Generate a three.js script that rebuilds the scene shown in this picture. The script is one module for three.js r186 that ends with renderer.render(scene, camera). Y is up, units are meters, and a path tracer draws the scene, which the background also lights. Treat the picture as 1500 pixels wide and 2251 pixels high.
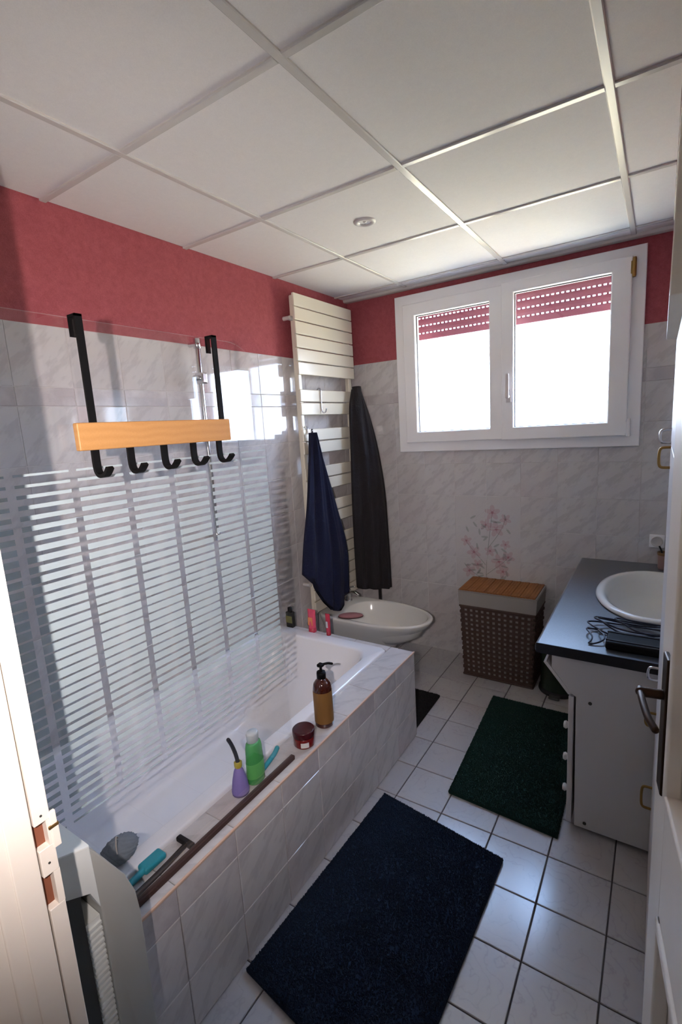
import * as THREE from 'three';
import { RoundedBoxGeometry } from 'three/addons/geometries/RoundedBoxGeometry.js';
import { mergeGeometries, mergeVertices, toCreasedNormals } from 'three/addons/utils/BufferGeometryUtils.js';

// ---------------------------------------------------------------- camera, sky, sun, flash, exposure
const scene = new THREE.Scene();
const camera = new THREE.PerspectiveCamera(93.05, 1500 / 2251, 0.02, 200);
camera.position.set(1.7974, 1.5317, 2.9383);
camera.rotation.order = 'YXZ';
camera.rotation.set(THREE.MathUtils.degToRad(-9.88), THREE.MathUtils.degToRad(33.556), THREE.MathUtils.degToRad(-3.53));
scene.add(camera);

const renderer = new THREE.WebGLRenderer({ antialias: true });
renderer.toneMapping = THREE.LinearToneMapping;
renderer.toneMappingExposure = 1.34;
renderer.shadowMap.enabled = true;

{ // clear summer sky, hazy and pale at the horizon
  const W = 128, H = 64, a = new Float32Array(W * H * 4);
  for (let r = 0; r < H; r++) {
    const e = Math.max(0, Math.sin(((r + 0.5) / H - 0.5) * Math.PI)), k = Math.pow(e, 0.5);
    for (let c = 0; c < W; c++) {
      const i = (r * W + c) * 4;
      a[i] = 13 + (5.2 - 13) * k; a[i + 1] = 14.6 + (9.2 - 14.6) * k; a[i + 2] = 17.2 + (16.8 - 17.2) * k; a[i + 3] = 1;
    }
  }
  const t = new THREE.DataTexture(a, W, H, THREE.RGBAFormat, THREE.FloatType);
  t.mapping = THREE.EquirectangularReflectionMapping; t.magFilter = THREE.LinearFilter; t.needsUpdate = true;
  scene.background = t;
}
const sun = new THREE.DirectionalLight(0xfff1e0, 44);
sun.position.set(6, 12, 7); sun.target.position.set(0, 0, -2);
sun.castShadow = true; sun.shadow.mapSize.set(2048, 2048);
Object.assign(sun.shadow.camera, { left: -25, right: 25, top: 25, bottom: -25, near: 0.5, far: 60 });
scene.add(sun, sun.target);

const flash = new THREE.SpotLight(0xfff0ea, 6.1, 0, THREE.MathUtils.degToRad(50), 1, 2);   // the photographer's flash, left of the lens
flash.name = 'camera_flash';
flash.position.set(1.71, 1.56, 3.01); flash.target.position.set(1.71 - 0.77, 1.56 - 0.13, 3.01 - 0.63);
flash.castShadow = true; flash.shadow.mapSize.set(2048, 2048); flash.shadow.radius = 0.3;
scene.add(flash, flash.target);

// ---------------------------------------------------------------- helpers
let seed = 7;
const rnd = () => { seed = (seed * 1664525 + 1013904223) >>> 0; return seed / 4294967296; };
const V = (x, y, z) => new THREE.Vector3(x, y, z);
const HC = 2.3506, TILE_TOP = 1.9387, ROOM_X = 2.06, ROOM_Z = 2.685;
const used = new Map();
function numbered(n) { const k = used.get(n) ?? 0; used.set(n, k + 1); return k ? n + '_' + String(k).padStart(3, '0') : n; }
function shade(o) { o.castShadow = true; o.receiveShadow = true; return o; }
function part(name, geo, mat, parent) { const m = shade(new THREE.Mesh(geo, mat)); m.name = name; parent.add(m); return m; }
function thing(name, label, category, pos = [0, 0, 0], group) {
  const g = new THREE.Group(); g.name = numbered(name); g.position.set(...pos); g.userData = { label, category };
  if (group) g.userData.group = group;
  scene.add(g); return g;
}
function structure(name, geo, mat, label) {
  const m = shade(new THREE.Mesh(geo, mat)); m.name = numbered(name); m.userData = { kind: 'structure', label, category: name.split('_')[0] }; scene.add(m); return m;
}
function structureGroup(name, label, pos = [0, 0, 0]) {
  const g = new THREE.Group(); g.name = numbered(name); g.position.set(...pos); g.userData = { kind: 'structure', label, category: name.split('_')[0] }; scene.add(g); return g;
}
function metreUV(geo) { // uv in metres by the dominant axis of each face
  if (geo.index) geo = geo.toNonIndexed();
  const p = geo.attributes.position, uv = new Float32Array(p.count * 2);
  for (let i = 0; i < p.count; i += 3) {
    const a = V().fromBufferAttribute(p, i), b = V().fromBufferAttribute(p, i + 1), c = V().fromBufferAttribute(p, i + 2);
    const n = b.clone().sub(a).cross(c.clone().sub(a)), ax = [Math.abs(n.x), Math.abs(n.y), Math.abs(n.z)];
    const k = ax.indexOf(Math.max(...ax));
    [a, b, c].forEach((v, j) => { uv[(i + j) * 2] = k === 0 ? v.z : v.x; uv[(i + j) * 2 + 1] = k === 1 ? v.z : v.y; });
  }
  geo.setAttribute('uv', new THREE.BufferAttribute(uv, 2)); return geo;
}
// box between two corners
function bx(x0, y0, z0, x1, y1, z1) { const g = new THREE.BoxGeometry(x1 - x0, y1 - y0, z1 - z0); g.translate((x0 + x1) / 2, (y0 + y1) / 2, (z0 + z1) / 2); return metreUV(g); }
function rbx(x0, y0, z0, x1, y1, z1, r = 0.004, s = 2) {
  r = Math.min(r, (x1 - x0) * 0.49, (y1 - y0) * 0.49, (z1 - z0) * 0.49);
  const g = new RoundedBoxGeometry(x1 - x0, y1 - y0, z1 - z0, s, r); g.translate((x0 + x1) / 2, (y0 + y1) / 2, (z0 + z1) / 2);
  const n = g.attributes.normal.clone(), o = metreUV(g); if (o.attributes.normal.count !== n.count) return o; return o;
}
function merge(list) { return mergeGeometries(list.map((g) => { const q = g.index ? g.toNonIndexed() : g; for (const k of Object.keys(q.attributes)) if (!['position', 'normal', 'uv'].includes(k)) q.deleteAttribute(k); if (!q.attributes.uv) q.setAttribute('uv', new THREE.BufferAttribute(new Float32Array(q.attributes.position.count * 2), 2)); return q; })); }
function smooth(geo, angle = 0.6) { return toCreasedNormals(geo, angle); }
function tube(points, r, seg = 24, rad = 8, closed = false) { return new THREE.TubeGeometry(new THREE.CatmullRomCurve3(points.map((p) => V(...p)), closed), seg, r, rad, closed); }
function capTube(points, r, seg = 24, rad = 8) { const a = points[0], b = points[points.length - 1]; const s = (p) => { const g = new THREE.SphereGeometry(r, rad, 6); g.translate(...p); return g; }; return merge([tube(points, r, seg, rad), s(a), s(b)]); }
function lathe(prof, n = 32) { return new THREE.LatheGeometry(prof.map(([r, y]) => new THREE.Vector2(r, y)), n); }
function cyl(r, h, n = 20) { return new THREE.CylinderGeometry(r, r, h, n); }
// skin over rings of equal length; capLast closes the last ring
function loft(rings, { capFirst = false, capLast = false, closed = true } = {}) {
  const n = rings[0].length, pos = [], idx = [];
  rings.forEach((r) => r.forEach((p) => pos.push(...p)));
  const m = closed ? n : n - 1;
  for (let i = 0; i < rings.length - 1; i++) for (let j = 0; j < m; j++) {
    const a = i * n + j, b = i * n + (j + 1) % n, c = a + n, d = b + n; idx.push(a, b, d, a, d, c);
  }
  const cap = (k, flip) => {
    const c = rings[k].reduce((s, p) => [s[0] + p[0] / n, s[1] + p[1] / n, s[2] + p[2] / n], [0, 0, 0]), at = pos.length / 3; pos.push(...c);
    for (let j = 0; j < n; j++) { const a = k * n + j, b = k * n + (j + 1) % n; if (flip) idx.push(at, b, a); else idx.push(at, a, b); }
  };
  if (capFirst) cap(0, true); if (capLast) cap(rings.length - 1, false);
  const g = new THREE.BufferGeometry(); g.setAttribute('position', new THREE.Float32BufferAttribute(pos, 3)); g.setIndex(idx);
  g.computeVertexNormals(); g.setAttribute('uv', new THREE.Float32BufferAttribute(new Float32Array(pos.length / 3 * 2), 2)); return g;
}
function roundRect(x0, x1, z0, z1, r, y, k = 8) { // ring, seen from above, turning so that lofting upward faces out
  const out = []; const cs = [[x1 - r, z1 - r, 0], [x0 + r, z1 - r, 1], [x0 + r, z0 + r, 2], [x1 - r, z0 + r, 3]];
  for (const [cx, cz, q] of cs) for (let i = 0; i <= k; i++) { const a = (q + i / k) * Math.PI / 2; out.push([cx + r * Math.cos(a), y, cz + r * Math.sin(a)]); }
  return out.reverse();
}
function extrudeX(poly, x0, x1, bevel = 0) { // poly of [z, y], run along x
  const s = new THREE.Shape(poly.map(([z, y]) => new THREE.Vector2(-z, y)));
  const g = new THREE.ExtrudeGeometry(s, { depth: x1 - x0 - 2 * bevel, bevelEnabled: bevel > 0, bevelSize: bevel, bevelThickness: bevel, bevelOffset: -bevel, bevelSegments: 2, curveSegments: 12 });
  g.rotateY(Math.PI / 2); g.translate(x0 + bevel, 0, 0); return metreUV(g);
}
function extrudeZ(poly, z0, z1, bevel = 0) { // poly of [x, y], run along z
  const s = new THREE.Shape(poly.map(([x, y]) => new THREE.Vector2(x, y)));
  const g = new THREE.ExtrudeGeometry(s, { depth: z1 - z0 - 2 * bevel, bevelEnabled: bevel > 0, bevelSize: bevel, bevelThickness: bevel, bevelOffset: -bevel, bevelSegments: 2, curveSegments: 12 });
  g.translate(0, 0, z0 + bevel); return metreUV(g);
}

// ---------------------------------------------------------------- textures
function noise2(size, cells, s0) { // tiling value noise
  const g = new Float32Array(cells * cells); let s = s0; for (let i = 0; i < g.length; i++) { s = (s * 1664525 + 1013904223) >>> 0; g[i] = s / 4294967296; }
  const o = new Float32Array(size * size), f = (t) => t * t * (3 - 2 * t);
  for (let y = 0; y < size; y++) for (let x = 0; x < size; x++) {
    const u = x / size * cells, v = y / size * cells, i = Math.floor(u), j = Math.floor(v), a = f(u - i), b = f(v - j), I = (i + 1) % cells, J = (j + 1) % cells;
    o[y * size + x] = (g[j * cells + i] * (1 - a) + g[j * cells + I] * a) * (1 - b) + (g[J * cells + i] * (1 - a) + g[J * cells + I] * a) * b;
  }
  return o;
}
function fbm(size, c0, oct, s0) { const o = new Float32Array(size * size); let w = 1, tot = 0; for (let k = 0; k < oct; k++) { const n = noise2(size, c0 << k, s0 + k * 77); for (let i = 0; i < o.length; i++) o[i] += n[i] * w; tot += w; w *= 0.55; } for (let i = 0; i < o.length; i++) o[i] /= tot; return o; }
function texture(size, f, { srgb = true, metres = 1 } = {}) {
  const a = new Uint8Array(size * size * 4);
  for (let i = 0; i < size * size; i++) { const c = f(i, i % size, Math.floor(i / size)); for (let k = 0; k < 3; k++) a[i * 4 + k] = Math.max(0, Math.min(255, c[k])); a[i * 4 + 3] = 255; }
  const t = new THREE.DataTexture(a, size, size, THREE.RGBAFormat); t.wrapS = t.wrapT = THREE.RepeatWrapping; t.magFilter = THREE.LinearFilter; t.minFilter = THREE.LinearMipmapLinearFilter; t.generateMipmaps = true;
  if (srgb) t.colorSpace = THREE.SRGBColorSpace; t.repeat.set(1 / metres, 1 / metres); t.needsUpdate = true; return t;
}
const mix = (a, b, t) => a.map((v, i) => v + (b[i] - v) * t);
const N1 = fbm(512, 4, 6, 11), N2 = fbm(512, 6, 5, 902), N3 = fbm(512, 32, 3, 55), NF = noise2(512, 256, 5);
// grey veined glaze: slanting veins
function veins(i, x, y, n, freq, sharp) { const t = Math.sin(((x + y * 0.6) / 512 * freq + n[i] * 5.2) * Math.PI * 2); return Math.pow(1 - Math.abs(t), sharp); }
const streak = (x, y, n) => n[(((x - y) * 3 + 4096 * 3) % 512) * 512 + ((x + y) % 512)];
const wallTileTex = texture(512, (i, x, y) => {
  let c = mix([206, 203, 203], [192, 189, 190], N1[i]); const k = Math.max(0, streak(x * 2, y * 2, N2) - 0.5) * 1.6; c = mix(c, [160, 156, 160], Math.min(0.3, k)); return mix(c, [190, 176, 178], Math.max(0, N2[i] - 0.5) * 0.9);
}, { metres: 0.8 });
wallTileTex.repeat.set(5 / 4, 5 / 4);
const listelTex = texture(512, (i, x, y) => mix(mix([200, 196, 197], [178, 172, 175], Math.min(1, Math.max(0, (N2[i] - 0.36) * 3.4))), [205, 196, 196], NF[i] * 0.25), { metres: 0.45 });
const floorTileTex = texture(512, (i, x, y) => {
  let c = mix([190, 187, 187], [176, 173, 176], N2[i]); c = mix(c, [152, 146, 152], 0.45 * veins(i, x, y, N1, 3, 7) * N2[i] * 1.6); return c;
}, { metres: 1.0 });
const paperTex = texture(512, (i) => { const k = N3[i] * 0.55 + NF[i] * 0.45; return mix([142, 62, 70], [174, 90, 98], k); }, { metres: 0.5 });
const paperBump = texture(512, (i) => { const k = (N3[i] * 0.5 + NF[i] * 0.5) * 255; return [k, k, k]; }, { srgb: false, metres: 0.5 });
const panelTex = texture(512, (i) => { const k = NF[i] * 0.6 + N3[i] * 0.4; return mix([224, 221, 220], [234, 231, 229], k); }, { metres: 0.4 });
const paintTex = texture(512, (i) => mix([226, 218, 208], [236, 229, 221], N1[i]), { metres: 0.6 });
const woodTex = texture(512, (i, x, y) => { const g = Math.sin((y / 512 * 22 + N1[i] * 1.1) * 6.283) * 0.5 + 0.5; return mix(mix([188, 140, 86], [172, 124, 70], g * 0.5), [156, 106, 56], NF[i] * 0.2); }, { metres: 0.35 });
const bambooTex = texture(512, (i, x, y) => mix([172, 112, 56], [130, 78, 34], Math.min(1, N2[i] * 0.9 + NF[i] * 0.3)), { metres: 0.25 });
const laminateTex = texture(512, (i) => { const k = NF[i]; return k > 0.8 ? [92, 98, 108] : k < 0.2 ? [44, 47, 54] : mix([62, 66, 74], [72, 77, 86], N3[i]); }, { metres: 0.3 });
const groundTex = texture(512, (i) => mix([214, 198, 160], [190, 174, 126], Math.min(1, N1[i] * 0.7 + NF[i] * 0.4)), { metres: 3 });
const towelBump = texture(512, (i) => { const k = NF[i] * 255; return [k, k, k]; }, { srgb: false, metres: 0.25 });
const meshTex = texture(512, (i) => { const k = NF[i] * 0.7 + N3[i] * 0.3; return mix([84, 94, 104], [130, 138, 146], k); }, { metres: 0.1 });

const std = (o) => new THREE.MeshPhysicalMaterial(o);
const M = {
  wallTile: std({ map: wallTileTex, roughness: 0.055 }),
  listel: std({ map: listelTex, roughness: 0.2 }),
  floorTile: std({ map: floorTileTex, roughness: 0.21, ior: 1.75 }),
  groutLight: std({ color: 0xc9c5c4, roughness: 0.9 }),
  groutDark: std({ color: 0x4c4748, roughness: 0.9 }),
  paper: std({ map: paperTex, bumpMap: paperBump, bumpScale: 0.0012, roughness: 0.85 }),
  panel: std({ map: panelTex, roughness: 0.9 }),
  bar: std({ color: 0xcdcac6, roughness: 0.26 }),
  plaster: std({ color: 0xcfc8c0, roughness: 0.9 }),
  paint: std({ map: paintTex, roughness: 0.42 }),
  pvc: std({ color: 0xf2f1f3, roughness: 0.28 }),
  pane: std({ color: 0xffffff, roughness: 0, transmission: 1, thickness: 0, ior: 1.5 }),
  gasket: std({ color: 0x2c2a2c, roughness: 0.7 }),
  shutter: std({ color: 0x8c505e, roughness: 0.6, transmission: 0.35, thickness: 0 }),
  brass: std({ color: 0x9a7c4a, roughness: 0.4, metalness: 0.9 }),
  chrome: std({ color: 0xd8dade, roughness: 0.12, metalness: 1 }),
  black: std({ color: 0x070607, roughness: 0.6, specularIntensity: 0.35 }),
  blackSoft: std({ color: 0x141316, roughness: 0.7 }),
  enamel: std({ color: 0xe6e6ea, roughness: 0.12, clearcoat: 0.4, clearcoatRoughness: 0.05 }),
  ceramic: std({ color: 0xd9d8d4, roughness: 0.14 }),
  peach: std({ color: 0xcfae98, roughness: 0.5 }),
  seal: std({ color: 0x3a2018, roughness: 0.55 }),
  frost: std({ color: 0xb4c4ca, roughness: 0.9, transparent: true, opacity: 0.5 }),
  wood: std({ map: woodTex, roughness: 0.5 }),
  bamboo: std({ map: bambooTex, roughness: 0.6 }),
  rad: std({ color: 0xded8c8, roughness: 0.25 }),
  navy: std({ color: 0x0d1434, roughness: 1, bumpMap: towelBump, bumpScale: 0.003, sheen: 0.2, sheenRoughness: 0.8 }),
  robe: std({ color: 0x242024, roughness: 1, bumpMap: towelBump, bumpScale: 0.003 }),
  wicker: std({ color: 0x4c3830, roughness: 0.75 }),
  linen: std({ color: 0x9c9690, roughness: 0.95 }),
  laminate: std({ map: laminateTex, roughness: 0.4, ior: 1.7, clearcoat: 1, clearcoatRoughness: 0.38 }),
  laminateEdge: std({ color: 0x17161a, roughness: 0.35 }),
  white: std({ color: 0xc9c5c4, roughness: 0.4 }),
  heater: std({ color: 0x9c9c97, roughness: 0.5 }),
  heaterDark: std({ color: 0x3c3d3b, roughness: 0.6 }),
  heaterWhite: std({ color: 0xcfd2cf, roughness: 0.4 }),
  bronze: std({ color: 0x3a2a1e, roughness: 0.38, metalness: 0.85 }),
  binGreen: std({ color: 0x2c3a2e, roughness: 0.35, metalness: 0.4 }),
  ground: std({ map: groundTex, roughness: 1 }),
};
for (const k of ['shutter', 'frost', 'pane']) M[k].side = THREE.DoubleSide;

// ---------------------------------------------------------------- tiles
const tileCache = new Map();
function tileGeo(w, h, variant, t = 0.006, b = 0.0016, uv0 = null) { // front faces +z, back at z = 0, centred
  const key = uv0 ? null : [w.toFixed(4), h.toFixed(4), variant, t].join();
  if (key && tileCache.has(key)) return tileCache.get(key);
  const x = w / 2, y = h / 2, X = x - b, Y = y - b;
  const pos = [], nor = [], uv = []; const ox = uv0 ? uv0[0] : variant * 0.37, oy = uv0 ? uv0[1] : variant * 0.61;
  const quad = (p) => { const n = V(...p[1]).sub(V(...p[0])).cross(V(...p[2]).sub(V(...p[0]))).normalize(); for (const k of [0, 1, 2, 0, 2, 3]) { pos.push(...p[k]); nor.push(n.x, n.y, n.z); uv.push(p[k][0] + ox, p[k][1] + oy); } };
  const F = [[-X, -Y, t], [X, -Y, t], [X, Y, t], [-X, Y, t]], S = [[-x, -y, t - b], [x, -y, t - b], [x, y, t - b], [-x, y, t - b]], B = [[-x, -y, 0], [x, -y, 0], [x, y, 0], [-x, y, 0]];
  quad(F); for (let k = 0; k < 4; k++) { const l = (k + 1) % 4; quad([S[k], S[l], F[l], F[k]]); quad([B[k], B[l], S[l], S[k]]); }
  const g = new THREE.BufferGeometry(); g.setAttribute('position', new THREE.Float32BufferAttribute(pos, 3)); g.setAttribute('normal', new THREE.Float32BufferAttribute(nor, 3)); g.setAttribute('uv', new THREE.Float32BufferAttribute(uv, 2));
  if (key) tileCache.set(key, g); return g;
}
const FACE = { x: (m) => m.rotation.set(0, Math.PI / 2, 0), z: () => {}, y: (m) => m.rotation.set(-Math.PI / 2, 0, 0) };
// rectangle [u0,u1]x[v0,v1] on a plane: 'x' -> u runs along -z; 'z' -> u along x; 'y' -> u along x, v along -z
function layTile(parent, plane, at, u0, u1, v0, v1, mat, { name = 'tile', gap = 0.0016, t = 0.006, variant, uv0, tilt = 0.0012 } = {}) {
  const w = u1 - u0 - gap, h = v1 - v0 - gap; if (w < 0.004 || h < 0.004) return null;
  const m = part(name, tileGeo(w, h, variant ?? Math.floor(rnd() * 9), t, 0.0016, uv0), mat, parent), cu = (u0 + u1) / 2, cv = (v0 + v1) / 2;
  FACE[plane](m);
  if (plane === 'x') m.position.set(at, cv, cu); else if (plane === 'z') m.position.set(cu, cv, at); else m.position.set(cu, at, cv);
  const a = (rnd() - 0.5) * tilt, b = (rnd() - 0.5) * tilt; m.rotateX(a); m.rotateY(b);
  return m;
}
const cuts = (lo, hi, joint, step) => { const o = [lo]; for (let v = joint + Math.ceil((lo - joint) / step - 1e-6) * step; v < hi - 1e-4; v += step) if (v > lo + 1e-3) o.push(v); o.push(hi); return o; };

// ---------------------------------------------------------------- floor
const floor = structure('floor', bx(-0.2, -0.12, -0.1, 3.0, -0.0045, 4.5), M.groutDark, 'white veined square tile floor with dark joints');
{
  const s = 0.1983, xs = cuts(0, ROOM_X, 1.1325, s), zs = cuts(0, ROOM_Z, 1.3503, s);
  for (let i = 0; i < xs.length - 1; i++) for (let j = 0; j < zs.length - 1; j++) {
    if (xs[i + 1] < 0.84 && zs[j] > 0.95) continue;
    layTile(floor, 'y', -0.006, xs[i], xs[i + 1], zs[j], zs[j + 1], M.floorTile, { gap: 0.0042, tilt: 0.0016 });
  }
}

// ---------------------------------------------------------------- walls
const ROWS = []; for (let y = 0.065; y < 1.66; y += 0.2) ROWS.push(y);
const rowCuts = [0, ...ROWS, 1.665];      // 1.665 .. 1.730 border, 1.730 .. top row
const wallLeft = structure('wall_left', bx(-0.2, 0, -0.3, -0.0001, HC + 0.15, ROOM_Z + 0.1), M.paper, 'red papered wall above pale veined tiles behind the bath');
part('grout', bx(-0.0001, 0, 0, 0.0052, TILE_TOP, ROOM_Z), M.groutLight, wallLeft);
{
  const zs = cuts(0.003, ROOM_Z, 0.14, 0.2);
  for (let i = 0; i < zs.length - 1; i++) {
    for (let j = 0; j < rowCuts.length - 1; j++) { if (rowCuts[j + 1] < 0.4 && zs[i] > 0.95) continue; layTile(wallLeft, 'x', 0.0005, zs[i], zs[i + 1], rowCuts[j], rowCuts[j + 1], M.wallTile); }
    layTile(wallLeft, 'x', 0.0005, zs[i], zs[i + 1], 1.665, 1.73, M.listel, { name: 'border_tile', t: 0.007 });
    layTile(wallLeft, 'x', 0.0005, zs[i], zs[i + 1], 1.73, TILE_TOP, M.wallTile);
  }
}
const WIN = { x0: 0.361, x1: 1.7085, y0: 1.346, y1: 2.308 }, HOLE = { x0: 0.395, x1: 1.675, y0: 1.38, y1: 2.275 };
const wallShape = new THREE.Shape([[-0.2, 0], [ROOM_X + 0.2, 0], [ROOM_X + 0.2, HC + 0.15], [-0.2, HC + 0.15]].map((p) => new THREE.Vector2(...p)));
wallShape.holes.push(new THREE.Path([[HOLE.x0, HOLE.y0], [HOLE.x0, HOLE.y1], [HOLE.x1, HOLE.y1], [HOLE.x1, HOLE.y0]].map((p) => new THREE.Vector2(...p))));
const wallGeo = new THREE.ExtrudeGeometry(wallShape, { depth: 0.25, bevelEnabled: false }); wallGeo.translate(0, 0, -0.2501);
const wallWindow = structure('wall_window', metreUV(wallGeo), M.paper, 'window wall with red paper above pale tiles');
const minusWindow = (u0, u1, v0, v1) => { // rectangles of a tile left over beside the window hole
  const W = HOLE; if (u1 <= W.x0 || u0 >= W.x1 || v1 <= W.y0 || v0 >= W.y1) return [[u0, u1, v0, v1]];
  const o = []; if (v0 < W.y0) o.push([u0, u1, v0, W.y0]);
  const a = Math.max(v0, W.y0); if (u0 < W.x0) o.push([u0, W.x0, a, v1]); if (u1 > W.x1) o.push([W.x1, u1, a, v1]); return o;
};
// printed blossom branches on six of the tiles
const decorTex = (() => {
  const c = document.createElement('canvas'); c.width = 512; c.height = 768; const g = c.getContext('2d');
  g.fillStyle = 'rgb(197,193,193)'; g.fillRect(0, 0, 512, 768);
  for (let k = 0; k < 260; k++) { g.strokeStyle = 'rgba(150,146,154,' + (0.05 + 0.1 * rnd()) + ')'; g.lineWidth = 1 + rnd() * 3; const x = rnd() * 512, y = rnd() * 768; g.beginPath(); g.moveTo(x, y); g.lineTo(x + 14 + rnd() * 20, y - 12 - rnd() * 26); g.stroke(); }
  g.strokeStyle = 'rgba(122,128,120,0.55)'; g.lineWidth = 5;
  const stems = [[250, 760, 240, 560, 270, 380, 300, 120], [245, 560, 170, 470, 110, 420, 80, 360], [262, 420, 330, 330, 380, 260, 400, 170], [250, 640, 340, 560, 400, 520, 430, 470], [240, 690, 160, 640, 110, 620, 70, 560]];
  for (const s of stems) { g.beginPath(); g.moveTo(s[0], s[1]); g.bezierCurveTo(...s.slice(2)); g.stroke(); }
  const bloom = (x, y, r) => { for (let k = 0; k < 5; k++) { const a = k * 1.257 + x; g.fillStyle = 'rgba(176,120,128,0.30)'; g.beginPath(); g.ellipse(x + Math.cos(a) * r * 0.6, y + Math.sin(a) * r * 0.6, r * 0.6, r * 0.36, a, 0, 6.3); g.fill(); } g.fillStyle = 'rgba(150,96,104,0.5)'; g.beginPath(); g.arc(x, y, r * 0.2, 0, 6.3); g.fill(); };
  const leaf = (x, y, a) => { g.fillStyle = 'rgba(112,120,112,0.36)'; g.beginPath(); g.ellipse(x, y, 26, 8, a, 0, 6.3); g.fill(); };
  for (const [x, y, r] of [[300, 130, 40], [250, 230, 34], [330, 260, 42], [400, 180, 30], [150, 460, 38], [90, 370, 30], [350, 520, 40], [420, 480, 34], [380, 600, 36], [280, 440, 30], [110, 620, 36], [180, 560, 28], [400, 380, 26]]) bloom(x, y, r * 1.3);
  for (let k = 0; k < 34; k++) leaf(80 + rnd() * 370, 140 + rnd() * 580, rnd() * 3.1);
  const t = new THREE.CanvasTexture(c); t.colorSpace = THREE.SRGBColorSpace; t.repeat.set(1 / 0.4, 1 / 0.6); t.wrapS = t.wrapT = THREE.RepeatWrapping; return t;
})();
M.decor = std({ map: decorTex, roughness: 0.06 });
{
  const grout = new THREE.Shape([[0, 0], [ROOM_X, 0], [ROOM_X, TILE_TOP], [HOLE.x1, TILE_TOP], [HOLE.x1, HOLE.y0], [HOLE.x0, HOLE.y0], [HOLE.x0, TILE_TOP], [0, TILE_TOP]].map((p) => new THREE.Vector2(...p)));
  part('grout', metreUV(new THREE.ExtrudeGeometry(grout, { depth: 0.0052, bevelEnabled: false })), M.groutLight, wallWindow);
  const xs = cuts(0.007, ROOM_X, 0.724, 0.2);
  const rows = [...rowCuts.slice(0, -1).map((y, k) => [y, rowCuts[k + 1], M.wallTile]), [1.665, 1.73, M.listel], [1.73, TILE_TOP, M.wallTile]];
  for (let i = 0; i < xs.length - 1; i++) for (const [v0, v1, mat] of rows) for (const r of minusWindow(xs[i], xs[i + 1], v0, v1)) {
    const cx = (xs[i] + xs[i + 1]) / 2, cy = (v0 + v1) / 2, deco = cx > 0.724 && cx < 1.124 && cy > 0.465 && cy < 1.065;
    layTile(wallWindow, 'z', 0.0005, ...r, deco ? M.decor : mat, deco ? { uv0: [cx - 0.724, cy - 0.465] } : { name: mat === M.listel ? 'border_tile' : 'tile', t: mat === M.listel ? 0.007 : 0.006 });
  }
}
const wallRight = structure('wall_right', bx(ROOM_X, 0, -0.3, ROOM_X + 0.2, HC + 0.15, ROOM_Z + 0.11), M.paper, 'right wall behind the vanity');
part('tiling', bx(ROOM_X - 0.006, 0, 0, ROOM_X, TILE_TOP, ROOM_Z), M.wallTile, wallRight);
// near wall with the doorway, and the landing behind the camera
const DOOR = { x0: 1.1, x1: 2.0, y1: 2.07 };
const wallDoor = structure('wall_door', merge([bx(-0.2, 0, ROOM_Z, DOOR.x0, HC + 0.15, ROOM_Z + 0.11), bx(DOOR.x1, 0, ROOM_Z, ROOM_X + 0.9, HC + 0.15, ROOM_Z + 0.11), bx(DOOR.x0, DOOR.y1, ROOM_Z, DOOR.x1, HC + 0.15, ROOM_Z + 0.11)]), M.plaster, 'wall around the doorway');
const wallHall = structure('wall_hall', merge([bx(-0.4, 0, ROOM_Z + 0.11, -0.2, HC + 0.15, 4.4), bx(2.8, 0, ROOM_Z + 0.11, 3.0, HC + 0.15, 4.4), bx(-0.4, 0, 4.2, 3.0, HC + 0.15, 4.4)]), M.plaster, 'pale landing walls behind the doorway');

// ---------------------------------------------------------------- ceiling
const ceiling = structure('ceiling', bx(-0.4, HC + 0.05, -0.25, 3.0, HC + 0.2, 4.4), M.plaster, 'suspended ceiling of white square panels in a white grid');
{
  const xs = cuts(0, ROOM_X, 0.4499, 0.6), zs = cuts(0, 4.2, 0.7459, 0.6), b = 0.012;
  for (let i = 0; i < xs.length - 1; i++) for (let j = 0; j < zs.length - 1; j++) if (zs[j] < ROOM_Z) {
    const z1 = Math.min(zs[j + 1], ROOM_Z); part('ceiling_panel', bx(xs[i] + 0.003, HC + 0.003, zs[j] + 0.003, xs[i + 1] - 0.003, HC + 0.016, z1 - 0.003), M.panel, ceiling);
  }
  const barX = (z, x0, x1) => extrudeX([[z - b, HC + 0.003], [z - b, HC - 0.001], [z - b + 0.003, HC - 0.003], [z + b - 0.003, HC - 0.003], [z + b, HC - 0.001], [z + b, HC + 0.003]], x0, x1);
  const barZ = (x, z0, z1) => extrudeZ([[x - b, HC + 0.003], [x - b, HC - 0.001], [x - b + 0.003, HC - 0.003], [x + b - 0.003, HC - 0.003], [x + b, HC - 0.001], [x + b, HC + 0.003]], z0, z1);
  for (const x of xs.slice(1, -1)) part('grid_bar', barZ(x, 0.02, ROOM_Z), M.bar, ceiling);
  for (const z of zs.slice(1, -1)) if (z < ROOM_Z) for (let i = 0; i < xs.length - 1; i++) part('grid_bar', barX(z, xs[i] + (i ? b : 0), xs[i + 1] - (i < xs.length - 2 ? b : 0)), M.bar, ceiling);
  part('hall_soffit', bx(-0.2, HC - 0.002, ROOM_Z + 0.11, 2.8, HC + 0.05, 4.2), M.plaster, ceiling);
  // quarter-round white cove along the window wall
  const q = [[0, HC + 0.003], [0, HC - 0.01]]; for (let k = 0; k <= 8; k++) { const a = k / 8 * Math.PI / 2; q.push([0.034 + 0.016 * Math.sin(a), HC - 0.012 * Math.cos(a)]); } q.push([0.05, HC + 0.003]);
  const cove = shade(new THREE.Mesh(smooth(extrudeX(q, 0, ROOM_X), 0.5), M.bar)); cove.name = 'trim_1'; cove.userData = { kind: 'structure', label: 'white rounded edge trim between ceiling and window wall', category: 'trim' }; scene.add(cove);
}
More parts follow.
